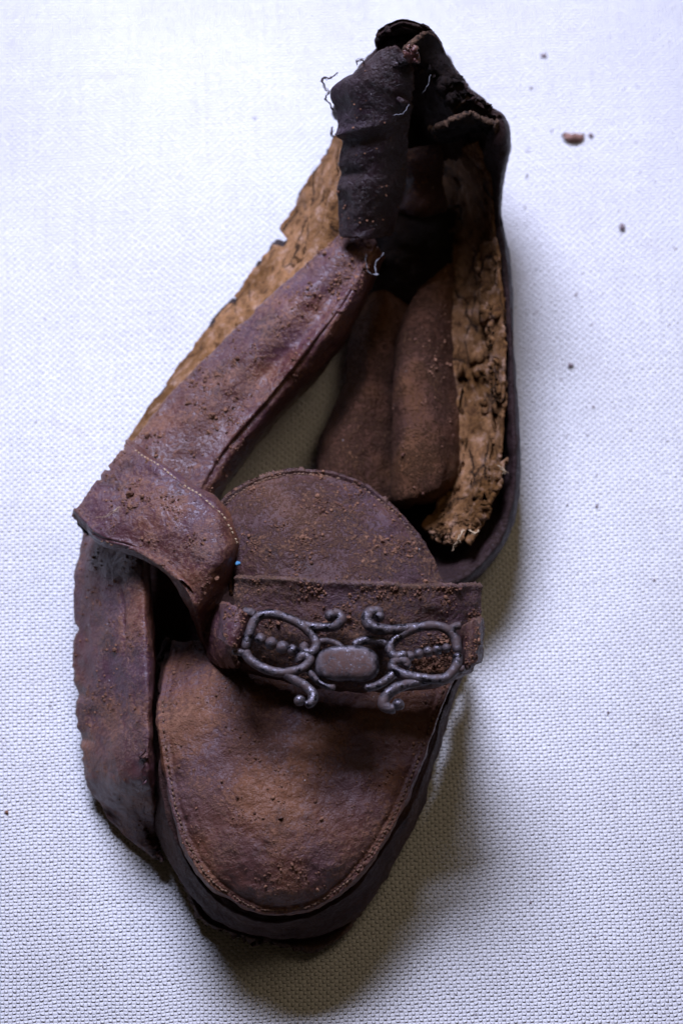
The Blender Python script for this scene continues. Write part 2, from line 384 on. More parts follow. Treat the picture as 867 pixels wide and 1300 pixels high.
# ------------------------------------------------------------------ the cloth
nx, ny = 170, 200
gx = np.linspace(-0.36, 0.36, nx); gy = np.linspace(-0.42, 0.44, ny)
X, Y = np.meshgrid(gx, gy, indexing='ij')
Z = 0.0024 * fbm(np.stack([X * 15 + Y * 4, Y * 10, X * 0], -1), 2, 3)
Z = Z - Z.max()
idc = np.arange(nx * ny).reshape(nx, ny)
cloth = link('cloth', np.stack([X, Y, Z], -1).reshape(-1, 3), np.stack([idc[:-1, :-1], idc[1:, :-1], idc[1:, 1:], idc[:-1, 1:]], -1).reshape(-1, 4), M_cloth)
cloth['kind'] = 'structure'; cloth['label'] = 'white woven canvas cloth lying flat under the shoe'

# ------------------------------------------------------------------ the shoe
shoe = bpy.data.objects.new('shoe', None); col.objects.link(shoe); shoe.location = BASE; shoe.empty_display_size = 0.05
shoe['label'] = 'old torn brown leather shoe with ornate metal buckle on white canvas'; shoe['category'] = 'shoe'

# sole
sheet('sole', [
    [(140, 700, .35), (300, 700, .35), (450, 700, .35), (590, 700, .35)],
    [(128, 800, .35), (280, 800, .35), (450, 800, .35), (600, 800, .35)],
    [(125, 900, .35), (270, 900, .35), (430, 900, .35), (562, 900, .35)],
    [(140, 990, .35), (270, 1000, .35), (420, 1000, .35), (538, 990, .35)],
    [(208, 1070, .35), (280, 1080, .35), (410, 1080, .35), (506, 1070, .35)],
    [(238, 1128, .35), (300, 1130, .35), (400, 1130, .35), (474, 1130, .35)],
    [(262, 1170, .35), (320, 1172, .35), (390, 1175, .35), (448, 1170, .35)],
    [(322, 1192, .35), (345, 1197, .35), (390, 1204, .35), (424, 1196, .35)]],
    M_wall, shoe, 110, 90, 0.0032, 0.0004, 0.0004, 1, rag=(0, 0.03, 0.015, 0.015), ragf=12)

# insole at the heel
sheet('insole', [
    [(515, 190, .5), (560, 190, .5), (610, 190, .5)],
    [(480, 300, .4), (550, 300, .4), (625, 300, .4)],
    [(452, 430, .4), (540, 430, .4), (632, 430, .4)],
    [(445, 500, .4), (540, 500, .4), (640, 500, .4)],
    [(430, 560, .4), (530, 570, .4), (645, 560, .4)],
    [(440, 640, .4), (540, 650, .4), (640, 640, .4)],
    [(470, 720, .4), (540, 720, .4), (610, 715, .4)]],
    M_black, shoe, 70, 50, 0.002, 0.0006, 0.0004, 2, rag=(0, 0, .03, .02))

# lining folds inside the heel
sheet('lining_fold', [
    [(478, 250, .9), (488, 250, 1.9), (520, 250, 2.1), (555, 250, 1.3), (575, 250, .9)],
    [(458, 330, .7), (466, 330, 1.5), (500, 330, 1.9), (535, 330, 1.4), (565, 330, .8)],
    [(444, 400, .5), (452, 400, 1.2), (480, 400, 1.8), (510, 400, 1.5), (540, 400, .8)],
    [(438, 445, .5), (446, 445, 1.2), (468, 445, 1.8), (494, 445, 1.6), (525, 445, .7)],
    [(432, 495, .5), (440, 495, 1.2), (460, 495, 1.9), (486, 495, 1.6), (515, 495, .7)],
    [(408, 560, .4), (416, 560, 1.3), (440, 560, 2.1), (475, 560, 1.7), (510, 560, .7)],
    [(402, 602, .4), (409, 602, 1.3), (434, 602, 2.2), (470, 602, 1.8), (510, 610, .7)],
    [(406, 655, .4), (414, 655, 1.3), (438, 655, 2.0), (472, 655, 1.8), (512, 660, .7)]],
    M_suede, shoe, 150, 60, 0.0018, 0.0007, 0.00035, 3)
sheet('lining_fold', [
    [(548, 330, .8), (545, 330, 1.2), (555, 330, 1.6), (575, 335, 1.6), (598, 340, 1.0)],
    [(530, 375, .8), (524, 375, 1.4), (536, 375, 1.9), (560, 380, 1.9), (592, 388, 1.0)],
    [(510, 425, .7), (504, 425, 1.5), (518, 425, 2.3), (550, 430, 2.3), (590, 438, 1.0)],
    [(504, 490, .7), (499, 490, 1.6), (514, 490, 2.6), (550, 495, 2.5), (592, 505, 1.0)],
    [(502, 555, .7), (498, 555, 1.7), (514, 555, 2.8), (555, 560, 2.7), (594, 570, 1.1)],
    [(501, 610, .9), (496, 610, 1.9), (514, 612, 2.9), (556, 608, 2.7), (590, 598, 1.2)],
    [(502, 636, .9), (496, 636, 1.8), (514, 638, 2.6), (550, 630, 2.4), (582, 612, 1.2)],
    [(504, 643, .6), (500, 644, 1.2), (514, 647, 1.6), (545, 640, 1.5), (574, 624, .9)]],
    M_suede, shoe, 170, 70, 0.0018, 0.0006, 0.00035, 4, rag=(0, .05, 0, 0), ragf=14, dust=0.12)

sheet('heel_shade_sheet', [  # added near-black sheet, stands in for the heel's shadow inside the shoe
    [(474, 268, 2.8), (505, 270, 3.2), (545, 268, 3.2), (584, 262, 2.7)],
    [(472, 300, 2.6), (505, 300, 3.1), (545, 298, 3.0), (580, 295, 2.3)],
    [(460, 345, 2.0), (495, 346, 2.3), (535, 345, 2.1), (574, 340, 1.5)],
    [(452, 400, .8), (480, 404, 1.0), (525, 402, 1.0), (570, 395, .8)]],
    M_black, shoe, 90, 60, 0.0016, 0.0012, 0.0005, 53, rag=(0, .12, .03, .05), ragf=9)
# tan lining of the right side
def crk(U, V, G):
    return -0.0012 * np.clip(fbm(G * 260, 3, 61) - 0.35, 0, 1) - 0.001 * np.exp(-((U - 0.335 - 0.004 * np.sin(V * 30)) / 0.006) ** 2) - 0.0012 * np.exp(-((U - 0.508 - 0.004 * np.sin(V * 23)) / 0.006) ** 2)
sheet('lining', [
    [(606, 180, 6.10), (592, 185, 5.40), (570, 195, 3.96), (548, 205, 2.51)],
    [(622, 235, 4.99), (610, 240, 4.26), (582, 245, 2.72), (556, 250, 1.56)],
    [(630, 320, 3.54), (612, 322, 2.85), (582, 330, 1.86), (552, 335, 1.25)],
    [(636, 400, 3.18), (620, 402, 2.48), (588, 410, 1.84), (556, 415, 1.35)],
    [(637, 480, 2.88), (622, 482, 2.19), (594, 490, 1.69), (566, 495, 1.35)],
    [(634, 555, 2.59), (622, 562, 1.97), (594, 570, 1.62), (566, 580, 1.45)],
    [(624, 612, 2.37), (610, 625, 2.27), (584, 632, 1.76), (552, 640, 1.47)],
    [(616, 655, 2.26), (594, 662, 2.20), (568, 664, 1.84), (538, 660, 1.69)],
    [(598, 690, 2.57), (580, 692, 2.27), (558, 682, 1.91), (534, 668, 1.76)]],
    M_lining, shoe, 230, 90, 0.0012, 0.0007, 0.0003, 5, rag=(0, .05, .05, 0), ragf=13, disp=crk)
sheet('lining', [
    [(630, 300, 3.84), (622, 302, 3.52), (604, 306, 2.96)],
    [(633, 350, 3.50), (624, 352, 3.07), (604, 358, 2.41)],
    [(637, 400, 3.32), (622, 402, 2.88), (612, 408, 2.48)],
    [(638, 440, 3.18), (627, 442, 2.81), (622, 446, 2.48)],
    [(638, 480, 3.03), (632, 482, 2.81), (624, 484, 2.52)],
    [(638, 510, 2.88), (635, 512, 2.74), (632, 514, 2.66)]],
    M_lining, shoe, 110, 46, 0.0012, 0.0003, 0.0005, 6, rag=(.04, .04, .03, .25), ragf=11)
# torn lip of the lining
sheet('lining', [
    [(640, 575, 2.70), (630, 585, 2.41), (622, 592, 2.19)],
    [(632, 605, 2.63), (622, 615, 2.34), (610, 620, 2.04)],
    [(620, 640, 2.55), (608, 645, 2.26), (594, 645, 1.90)],
    [(604, 668, 2.41), (592, 668, 2.12), (576, 662, 1.75)],
    [(580, 690, 2.19), (570, 684, 1.97), (556, 672, 1.68)],
    [(548, 684, 1.90), (545, 676, 1.75), (540, 664, 1.53)]],
    M_lining, shoe, 110, 34, 0.0014, 0.0006, 0.0008, 7, rag=(.05, .05, .35, .1), ragf=16)

# lining of the left side
sheet('lining', [
    [(150, 578, 1.6), (170, 575, 2.2), (200, 580, 2.2)],
    [(200, 500, 1.4), (222, 500, 2.2), (250, 515, 2.3)],
    [(258, 420, 1.4), (290, 424, 2.4), (322, 445, 2.6)],
    [(312, 350, 1.5), (350, 370, 2.9), (378, 390, 3.2)],
    [(362, 275, 1.8), (400, 305, 3.5), (424, 335, 3.7)],
    [(400, 212, 2.8), (424, 240, 4.2), (448, 275, 4.0)],
    [(424, 168, 3.6), (438, 192, 4.8), (460, 225, 4.6)]],
    M_lining_pale, shoe, 240, 60, 0.0016, 0.0007, 0.00035, 8, rag=(0, 0, .10, 0), ragf=16,
    disp=lambda U, V, G: -0.0012 * np.exp(-((V - 0.42 - 0.05 * n1(U * 9, 5)) / 0.02) ** 2) * (U > 0.55) * (U < 0.9))
# thin outer leather showing below that lining
sheet('quarter', [
    [(146, 584, 1.0), (165, 580, 1.7), (190, 585, 1.8)],
    [(197, 505, .9), (212, 508, 1.7), (235, 520, 1.8)],
    [(254, 425, .9), (275, 430, 1.8), (300, 450, 2.0)],
    [(307, 355, 1.0), (330, 372, 2.2), (360, 395, 2.5)],
    [(360, 276, 1.3), (385, 305, 2.8), (410, 340, 3.0)],
    [(402, 210, 2.3), (420, 240, 3.4), (440, 280, 3.3)],
    [(425, 172, 3.1), (438, 200, 4.0), (455, 230, 3.9)]],
    M_dark, shoe, 160, 30, 0.0018, 0.0004, 0.0004, 9, rag=(0, 0, .14, 0), ragf=20)

# right side of the shoe: rim from the heel roll to below the strap
sheet('quarter', [
    [(610, 132, 3.50), (606, 130, 6.60), (600, 138, 7.00), (592, 150, 6.40), (580, 170, 5.20)],
    [(640, 150, 3.50), (639, 148, 6.40), (628, 150, 6.90), (610, 165, 6.20), (590, 185, 5.00)],
    [(648, 182, 3.30), (646, 180, 6.00), (636, 182, 6.50), (616, 190, 5.90), (592, 205, 4.44)],
    [(641, 225, 2.76), (640, 222, 5.10), (632, 226, 5.42), (618, 230, 4.73), (600, 238, 3.75)],
    [(636, 270, 1.97), (636, 268, 4.12), (630, 270, 4.43), (620, 272, 3.91), (606, 276, 3.23)],
    [(646, 340, 1.31), (646, 340, 3.21), (640, 340, 3.50), (630, 342, 2.99), (616, 346, 2.34)],
    [(651, 420, 1.02), (651, 420, 2.85), (645, 420, 3.14), (637, 422, 2.55), (624, 426, 1.90)],
    [(655, 500, 1.00), (655, 500, 2.48), (649, 500, 2.85), (641, 502, 2.26), (630, 506, 1.61)],
    [(660, 575, 0.70), (659, 575, 2.12), (651, 575, 2.41), (640, 578, 1.75), (624, 580, 1.02)],
    [(659, 630, 0.50), (657, 630, 1.90), (646, 628, 2.12), (626, 628, 1.31), (604, 626, 0.80)],
    [(645, 685, 0.50), (641, 684, 1.82), (630, 676, 1.97), (608, 664, 1.09), (584, 652, 0.70)],
    [(610, 730, 0.50), (606, 727, 1.90), (598, 716, 1.97), (578, 696, 1.09), (556, 676, 0.60)],
    [(570, 752, 0.50), (568, 748, 1.90), (562, 738, 1.90), (548, 712, 1.02), (530, 690, 0.60)]],
    M_dark, shoe, 260, 60, 0.0014, 0.0005, 0.0003, 10, rag=(0, 0, 0, 0))

# heel counter wrapping the back
sheet('heel_counter', [
    [(424, 150, 3.0), (424, 128, 5.5), (440, 110, 7.2), (458, 135, 6.6), (462, 180, 5.4)],
    [(462, 82, 3.0), (466, 75, 6.8), (480, 66, 7.6), (490, 90, 7.2), (498, 150, 5.4)],
    [(506, 50, 3.0), (510, 44, 7.2), (516, 42, 8.0), (522, 66, 7.7), (526, 150, 5.2), (524, 215, 4.0)],
    [(544, 50, 3.0), (546, 46, 7.4), (548, 50, 8.0), (548, 84, 7.4), (547, 150, 5.6), (548, 220, 3.8)],
    [(574, 90, 3.0), (574, 86, 7.0), (572, 92, 7.6), (566, 116, 7.2), (560, 158, 5.8), (568, 215, 4.0)],
    [(602, 122, 3.0), (602, 120, 6.8), (598, 126, 7.3), (590, 136, 7.0), (580, 152, 6.4), (586, 200, 4.6)],
    [(640, 150, 3.0), (639, 147, 6.4), (630, 146, 7.0), (618, 147, 6.9), (600, 146, 6.7)]],
    M_dark, shoe, 150, 80, 0.0018, 0.0012, 0.0005, 12, rag=(0, 0, 0, .06), ragf=12)
# inner back of the heel seen through the slit
sheet('heel_lining', [
    [(508, 195, 5.0), (528, 190, 5.2), (560, 185, 5.0)],
    [(508, 240, 3.8), (530, 238, 4.2), (565, 236, 3.6)],
    [(500, 290, 2.6), (528, 290, 3.0), (565, 290, 2.4)],
    [(492, 330, 1.8), (524, 330, 2.2), (560, 330, 1.6)]],
    M_dusty, shoe, 70, 40, 0.0014, 0.0006, 0.0004, 13, disp=lambda U, V, G: 0.001 * np.sin(U * 17))

# strap hanging over the heel
def fl(U, V, G):
    return (0.0016 * np.exp(-((U - 0.47 + 0.05 * V) / 0.030) ** 2) * np.clip(1.1 - V * 1.3, 0, 1)
            - 0.0018 * np.exp(-((U - 0.53 + 0.03 * V) / 0.028) ** 2) * np.clip(1.0 - V * 1.2, 0, 1)
            - 0.0014 * np.exp(-((U - 0.68) / 0.022) ** 2) * np.clip(1.0 - V * 2.0, 0, 1)
            + 0.0010 * np.exp(-((U - 0.75) / 0.05) ** 2) * np.clip(1.2 - V * 1.3, 0, 1))
sheet('heel_strap', [
    [(462, 84, 8.0), (478, 66, 8.4), (497, 56, 8.7), (524, 74, 8.5)],
    [(419, 113, 7.5), (452, 103, 8.1), (488, 100, 8.3), (524, 112, 7.9)],
    [(426, 145, 7.0), (456, 138, 7.6), (490, 136, 7.7), (523, 140, 7.3)],
    [(431, 176, 6.6), (460, 172, 7.0), (492, 170, 7.1), (521, 172, 6.7)],
    [(430, 218, 5.9), (460, 216, 6.3), (490, 214, 6.3), (519, 208, 5.9)],
    [(429, 262, 5.2), (455, 264, 5.6), (484, 262, 5.5), (512, 256, 5.0)],
    [(430, 302, 4.7), (455, 304, 5.0), (480, 304, 4.8), (504, 300, 4.3)]],
    M_strap, shoe, 170, 90, 0.0017, 0.0007, 0.00035, 14, rag=(.02, .012, .018, .02), ragf=12, disp=fl, dust=0.08)

# torn curled pieces on the heel
sheet('torn_flap', [
    [(486, 66, 7.6), (494, 66, 7.4), (508, 68, 7.4), (528, 70, 7.4), (548, 72, 7.4)],
    [(480, 54, 8.0), (492, 50, 7.7), (508, 52, 7.6), (528, 54, 7.6), (550, 58, 7.8)],
    [(482, 44, 8.5), (494, 37, 8.8), (510, 31, 9.1), (528, 35, 9.0), (548, 42, 8.6)],
    [(482, 40, 8.3), (493, 33, 8.5), (510, 27, 8.8), (530, 31, 8.7), (550, 40, 8.2)],
    [(484, 38, 7.2), (494, 33, 7.4), (510, 28, 7.6), (530, 31, 7.4), (552, 40, 7.2)]],
    M_dark, shoe, 60, 70, 0.0016, 0.0007, 0.0004, 15, rag=(.05, 0, .05, .03))
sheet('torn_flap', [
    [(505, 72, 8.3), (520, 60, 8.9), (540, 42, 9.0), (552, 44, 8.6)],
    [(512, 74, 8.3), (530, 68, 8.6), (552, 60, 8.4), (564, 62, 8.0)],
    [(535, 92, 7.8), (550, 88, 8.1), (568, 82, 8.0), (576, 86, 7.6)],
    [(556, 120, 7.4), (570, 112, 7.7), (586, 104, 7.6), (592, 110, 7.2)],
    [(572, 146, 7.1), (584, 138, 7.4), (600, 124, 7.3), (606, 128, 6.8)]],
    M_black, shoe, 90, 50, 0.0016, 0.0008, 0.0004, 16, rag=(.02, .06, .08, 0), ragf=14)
sheet('torn_flap', [
    [(509, 66, 8.95), (520, 58, 9.1), (530, 62, 9.05)],
    [(512, 72, 8.9), (522, 68, 9.05), (532, 72, 9.0)],
    [(518, 80, 8.7), (526, 80, 8.8), (532, 80, 8.7)]],
    M_purple, shoe, 26, 26, 0.001, 0.0003, 0.0003, 17, rag=(.12, .1, .1, .1))
# ragged inner lip hanging from the heel roll
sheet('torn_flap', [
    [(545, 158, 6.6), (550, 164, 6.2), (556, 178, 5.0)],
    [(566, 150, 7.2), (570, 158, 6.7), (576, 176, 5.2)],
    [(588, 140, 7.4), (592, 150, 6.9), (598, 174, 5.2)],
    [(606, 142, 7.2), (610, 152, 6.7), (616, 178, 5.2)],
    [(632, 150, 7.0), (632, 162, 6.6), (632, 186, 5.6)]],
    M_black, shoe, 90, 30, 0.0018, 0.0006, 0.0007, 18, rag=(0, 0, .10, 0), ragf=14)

# left band from the cuff to the heel
def bandd(U, V, G):
    return -0.0010 * np.exp(-((V - 0.60 - 0.03 * np.sin(U * 6)) / 0.03) ** 2) * np.clip(U * 5, 0, 1) + 0.0004 * np.exp(-((V - 0.02) / 0.02) ** 2)
sheet('quarter', [
    [(150, 582, 2.8), (190, 612, 3.3), (225, 636, 3.3), (245, 650, 3.3), (258, 660, 2.6), (262, 664, 1.2)],
    [(212, 506, 2.8), (240, 532, 3.3), (265, 560, 3.3), (282, 578, 3.4), (297, 594, 2.7), (301, 599, 1.2)],
    [(288, 428, 3.1), (315, 453, 3.6), (338, 477, 3.5), (354, 492, 3.7), (372, 508, 2.9), (376, 513, 1.3)],
    [(340, 378, 3.5), (362, 400, 4.0), (384, 424, 3.9), (398, 438, 4.1), (414, 454, 3.2), (418, 460, 1.6)],
    [(385, 336, 3.9), (404, 356, 4.3), (422, 378, 4.1), (434, 392, 4.3), (447, 406, 3.5), (450, 410, 1.9)],
    [(430, 296, 4.2), (443, 312, 4.4), (456, 332, 4.3), (463, 344, 4.3), (471, 356, 3.6), (473, 360, 2.2)],
    [(452, 262, 4.2), (463, 280, 4.3), (474, 300, 4.2), (480, 312, 4.1), (487, 324, 3.5), (489, 328, 2.2)]],
    M_purple, shoe, 230, 100, 0.0013, 0.0007, 0.0003, 20, rag=(0, 0, .012, 0), ragf=16, disp=bandd, dust=0.5)

# side panel of the toe, left
sheet('side_panel', [
    [(112, 655, 1.3), (150, 652, 2.5), (180, 656, 3.0), (190, 664, 2.6), (190, 670, 1.0)],
    [(101, 705, 1.0), (140, 702, 2.3), (172, 702, 3.1), (187, 707, 2.9), (190, 712, 1.0)],
    [(93, 800, .8), (138, 800, 2.2), (176, 800, 3.2), (191, 802, 2.9), (194, 806, 1.0)],
    [(92, 900, .7), (140, 900, 2.1), (179, 900, 3.1), (195, 902, 2.8), (198, 905, .9)],
    [(97, 970, .5), (142, 978, 1.9), (181, 980, 2.8), (196, 982, 2.5), (199, 985, .8)],
    [(118, 1025, .2), (152, 1032, .75), (183, 1034, 1.0), (197, 1035, 1.0), (200, 1036, .4)],
    [(155, 1062, .1), (172, 1065, .3), (188, 1066, .4), (199, 1066, .4), (203, 1066, .2)],
    [(190, 1092, .1), (196, 1093, .3), (203, 1094, .4), (208, 1094, .4), (211, 1094, .2)]],
    M_purple, shoe, 240, 100, 0.0012, 0.0013, 0.0003, 21, rag=(0, .03, .05, 0), ragf=16,
    disp=lambda U, V, G: -0.0016 * np.exp(-((U - 0.715 - 0.15 * V) / 0.03) ** 2) * np.clip(1 - V * 3, 0, 1) - 0.0009 * np.exp(-((V - 0.36) / 0.012) ** 2) * np.exp(-((U - 0.27) / 0.05) ** 2)
    - 0.0009 * np.exp(-((U - 0.50) / 0.012) ** 2) * np.clip(1 - V * 5, 0, 1) - 0.0009 * np.exp(-((U - 0.40) / 0.010) ** 2) * np.clip(1 - V * 6, 0, 1), dust=0.15)

# toe: dome, seam, wall
rim = cr(np.array([(222, 815, 0.9), (207, 868, 2.2), (205, 930, 2.9), (216, 1010, 2.9), (237, 1075, 2.8), (270, 1122, 2.7), (310, 1150, 2.6), (350, 1160, 2.6), (395, 1152, 2.6), (440, 1124, 2.7), (480, 1078, 2.8), (515, 1015, 2.9), (541, 950, 3.0), (563, 890, 3.1), (592, 815, 3.2)], float), np.linspace(0, 1, 60))
base = cr(np.array([(212, 812, .4), (196, 850, .5), (195, 930, .5), (196, 1020, .5), (210, 1088, .5), (238, 1136, .5), (283, 1172, .5), (345, 1192, .5), (405, 1190, .5), (452, 1162, .5), (493, 1108, .5), (529, 1038, .5), (552, 970, .5), (573, 900, .5), (600, 830, .5)], float), np.linspace(0, 1, 60))
rows = []; wall = []
for i in range(60):
    a = abs(2 * i / 59 - 1)
    S = np.array([352, 1040, 3.75]) * (1 - a ** 1.5) + np.array([402, 800, 3.3]) * a ** 1.5
    r = rim[i]; b = base[i]
    def mixp(f, h): q = S * (1 - f) + r * f; q[2] = h; return tuple(q)
    H = S[2]; Rm = r[2]
    out = b[:2] - r[:2]
    rows.append([tuple(S), mixp(.3, H - .03 * (H - Rm)), mixp(.55, H - .18 * (H - Rm)), mixp(.78, H - .48 * (H - Rm)), mixp(.92, H - .80 * (H - Rm)), tuple(r),
                 (r[0] + out[0] * .10, r[1] + out[1] * .10, Rm - .25), (r[0] + out[0] * .08, r[1] + out[1] * .08, Rm - .5)])
    wall.append([(r[0] - out[0] * .1, r[1] - out[1] * .1, Rm - .35), (r[0] + out[0] * .18, r[1] + out[1] * .18, Rm - .40), (r[0] + out[0] * .36, r[1] + out[1] * .36, Rm - .62), (r[0] + out[0] * .62, r[1] + out[1] * .62, max(Rm - 1.35, .8)), (r[0] + out[0] * .92, r[1] + out[1] * .92, .85), tuple(b)])
def vampd(U, V, G):
    return (-0.0005 * np.exp(-((V - 0.65) / 0.011) ** 2) * (0.45 + 0.55 * np.sin(U * 2 * math.pi * 105 + 2 * n1(U * 18, 6)) * (0.6 + 0.6 * n1(U * 14, 9)) + 0.35 * n1(U * 30, 4)) + 0.0003 * np.exp(-((V - 0.70) / 0.02) ** 2)
            - 0.0004 * np.exp(-((V - 0.60) / 0.03) ** 2))
sheet('vamp', rows, M_vamp, shoe, 520, 150, 0.0016, 0.0009, 0.00035, 22, disp=vampd, dust=0.25, sides=(1, 1, 0, 1))
sheet('toe_wall', wall, M_wall, shoe, 260, 50, 0.0014, 0.0008, 0.0004, 51, disp=lambda U, V, G: 0.0006 * np.exp(-((V - 0.30) / 0.05) ** 2) - 0.0006 * np.exp(-((V - 0.45) / 0.05) ** 2))

# tongue
T = cr(np.array([(296, 752, 3.4), (281, 700, 3.5), (282, 645, 3.6), (310, 618, 3.7), (352, 603, 3.75), (400, 600, 3.75), (450, 612, 3.7), (495, 642, 3.6), (530, 682, 3.5), (562, 745, 3.3)], float), np.linspace(0, 1, 50))
rows = []
for i in range(50):
    t = T[i]; C0 = np.array([415, 748, 4.5])
    def mt(f, h): q = C0 * (1 - f) + t * f; q[2] = h; return tuple(q)
    H = 4.5; Rm = t[2]
    rows.append([tuple(C0), mt(.35, H), mt(.65, H - .25 * (H - Rm)), mt(.86, H - .62 * (H - Rm)), mt(.95, H - .85 * (H - Rm)), tuple(t)])
sheet('tongue', rows, M_dusty, shoe, 330, 110, 0.0022, 0.0008, 0.0004, 23, dust=1.0, rag=(0, 0, 0, .012), ragf=20, sides=(1, 1, 0, 1),
      disp=lambda U, V, G: -0.0012 * np.exp(-((V - 0.93) / 0.014) ** 2) * (0.6 + 0.4 * np.sin(U * 2 * math.pi * 64)) + 0.0009 * np.exp(-((V - 0.985) / 0.022) ** 2))

# instep strap under the buckle
sheet('instep_strap', [
    [(298, 733, 5.10), (296, 765, 4.85), (295, 800, 4.40), (298, 832, 3.80), (300, 850, 3.10)],
    [(318, 733, 5.40), (316, 768, 5.15), (314, 808, 4.80), (316, 842, 4.30), (318, 856, 3.60)],
    [(370, 735, 5.80), (370, 770, 5.50), (368, 820, 5.05), (370, 858, 4.50), (372, 868, 3.80)],
    [(430, 738, 5.90), (430, 780, 5.55), (430, 830, 5.10), (430, 866, 4.60), (430, 876, 3.90)],
    [(510, 740, 5.80), (512, 780, 5.45), (515, 835, 4.90), (517, 868, 4.40), (518, 878, 3.70)],
    [(572, 742, 5.50), (573, 780, 5.15), (572, 830, 4.60), (568, 860, 4.10), (566, 870, 3.50)],
    [(611, 742, 5.00), (612, 785, 4.70), (608, 825, 4.20), (602, 848, 3.70), (600, 854, 3.20)]],
    M_dusty, shoe, 190, 80, 0.0018, 0.0006, 0.0004, 24, rag=(.01, .006, .014, 0), ragf=12, dust=1.0,
    disp=lambda U, V, G: 0.0006 * np.exp(-((V - 0.0) / 0.04) ** 2))
# belt end leaving the loop on the left
sheet('strap_end', [
    [(266, 770, 3.2), (262, 795, 3.0), (262, 822, 2.8), (270, 842, 2.9)],
    [(282, 768, 4.0), (276, 800, 3.9), (276, 828, 3.6), (284, 848, 3.4)],
    [(300, 775, 4.6), (296, 805, 4.6), (294, 832, 4.4), (302, 850, 4.0)]],
    M_purple, shoe, 40, 50, 0.0016, 0.0005, 0.0003, 25, rag=(0, 0, 0, .04))

# leather loops that hold the buckle
sheet('strap_loop', [
    [(279, 766, 4.80), (284, 766, 5.50), (293, 768, 6.00), (306, 774, 6.05), (317, 781, 5.60), (320, 784, 4.90)],
    [(277, 788, 4.80), (281, 790, 5.50), (291, 794, 6.00), (303, 799, 6.05), (312, 803, 5.60), (315, 806, 4.90)],
    [(274, 806, 4.80), (279, 812, 5.40), (288, 819, 5.90), (298, 824, 5.90), (306, 825, 5.50), (309, 827, 4.90)]],
    M_purple, shoe, 50, 50, 0.0016, 0.0003, 0.0004, 26, rag=(.06, .06, 0, 0), ragf=8, dust=0.6)
sheet('strap_loop', [
    [(578, 800, 4.70), (584, 795, 5.20), (594, 789, 5.60), (606, 785, 5.40), (613, 784, 4.60)],
    [(580, 822, 4.70), (586, 820, 5.20), (595, 816, 5.60), (606, 813, 5.40), (613, 812, 4.60)],
    [(580, 847, 4.60), (586, 848, 5.10), (594, 848, 5.40), (604, 844, 5.20), (610, 842, 4.40)]],
    M_dusty, shoe, 50, 44, 0.0016, 0.0004, 0.0004, 27, rag=(.06, .06, 0, 0), ragf=8, dust=0.8)

# cuff on the left
sheet('cuff_lining', [
    [(140, 600, 3.0), (116, 632, 2.9), (97, 662, 2.7)],
    [(160, 620, 3.3), (132, 650, 3.1), (106, 676, 2.8)],
    [(178, 640, 3.4), (152, 664, 3.2), (124, 684, 2.9)]],
    M_dark, shoe, 40, 40, 0.0016, 0.0006, 0.0004, 28, rag=(.03, .05, 0, .08), ragf=6)
def cuffd(U, V, G):
    return (-0.0005 * np.exp(-((V - 0.155) / 0.012) ** 2) * np.clip(2.5 - U * 4.2, 0, 1)
            + 0.0007 * np.exp(-((V - 0.95) / 0.03) ** 2) - 0.0006 * np.exp(-((V - 0.87 + 0.1 * np.sin(U * 5)) / 0.03) ** 2) * np.clip(U * 6, 0, 1)
            - 0.0008 * np.exp(-((U - 0.36 - (1 - V) * 0.10) / 0.012) ** 2) * np.exp(-((V - 0.8) / 0.12) ** 2)
            + 0.0010 * np.sin(U * 20 + V * 4) * np.clip(U - 0.55, 0, 1))
sheet('cuff', [
    [(163, 556, 3.0), (160, 561, 3.5), (150, 574, 3.55), (127, 604, 3.5), (100, 640, 3.4), (93, 648, 3.3), (92, 652, 2.9)],
    [(199, 582, 3.5), (195, 587, 4.1), (185, 602, 4.15), (163, 635, 4.1), (134, 672, 3.8), (126, 681, 3.7), (123, 685, 3.2)],
    [(240, 610, 3.8), (235, 615, 4.5), (228, 628, 4.6), (210, 660, 4.6), (178, 688, 4.2), (168, 696, 4.1), (164, 700, 3.5)],
    [(284, 640, 3.8), (275, 645, 4.6), (267, 658, 4.9), (246, 690, 4.9), (214, 712, 4.5), (204, 718, 4.4), (200, 722, 3.7)],
    [(307, 682, 3.2), (297, 685, 4.3), (289, 693, 4.8), (267, 716, 5.0), (238, 738, 4.6), (230, 744, 4.5), (226, 748, 3.7)],
    [(303, 716, 2.8), (296, 717, 3.8), (290, 722, 4.3), (272, 744, 4.5), (254, 765, 4.3), (247, 772, 4.2), (243, 776, 3.4)],
    [(292, 744, 2.6), (288, 745, 3.3), (282, 750, 3.7), (270, 765, 3.8), (258, 783, 3.6), (252, 790, 3.5), (248, 793, 2.8)],
    [(280, 772, 2.4), (277, 774, 2.9), (274, 778, 3.1), (267, 790, 3.2), (260, 800, 3.0), (256, 806, 2.9), (253, 808, 2.3)],
    [(275, 812, 2.0), (273, 814, 2.3), (271, 818, 2.4), (268, 824, 2.4), (264, 832, 2.3), (262, 834, 2.2), (260, 836, 1.8)]],
    M_purple, shoe, 240, 120, 0.0013, 0.0009, 0.0003, 29, rag=(.01, 0, .006, .02), ragf=18, disp=cuffd, dust=0.3)

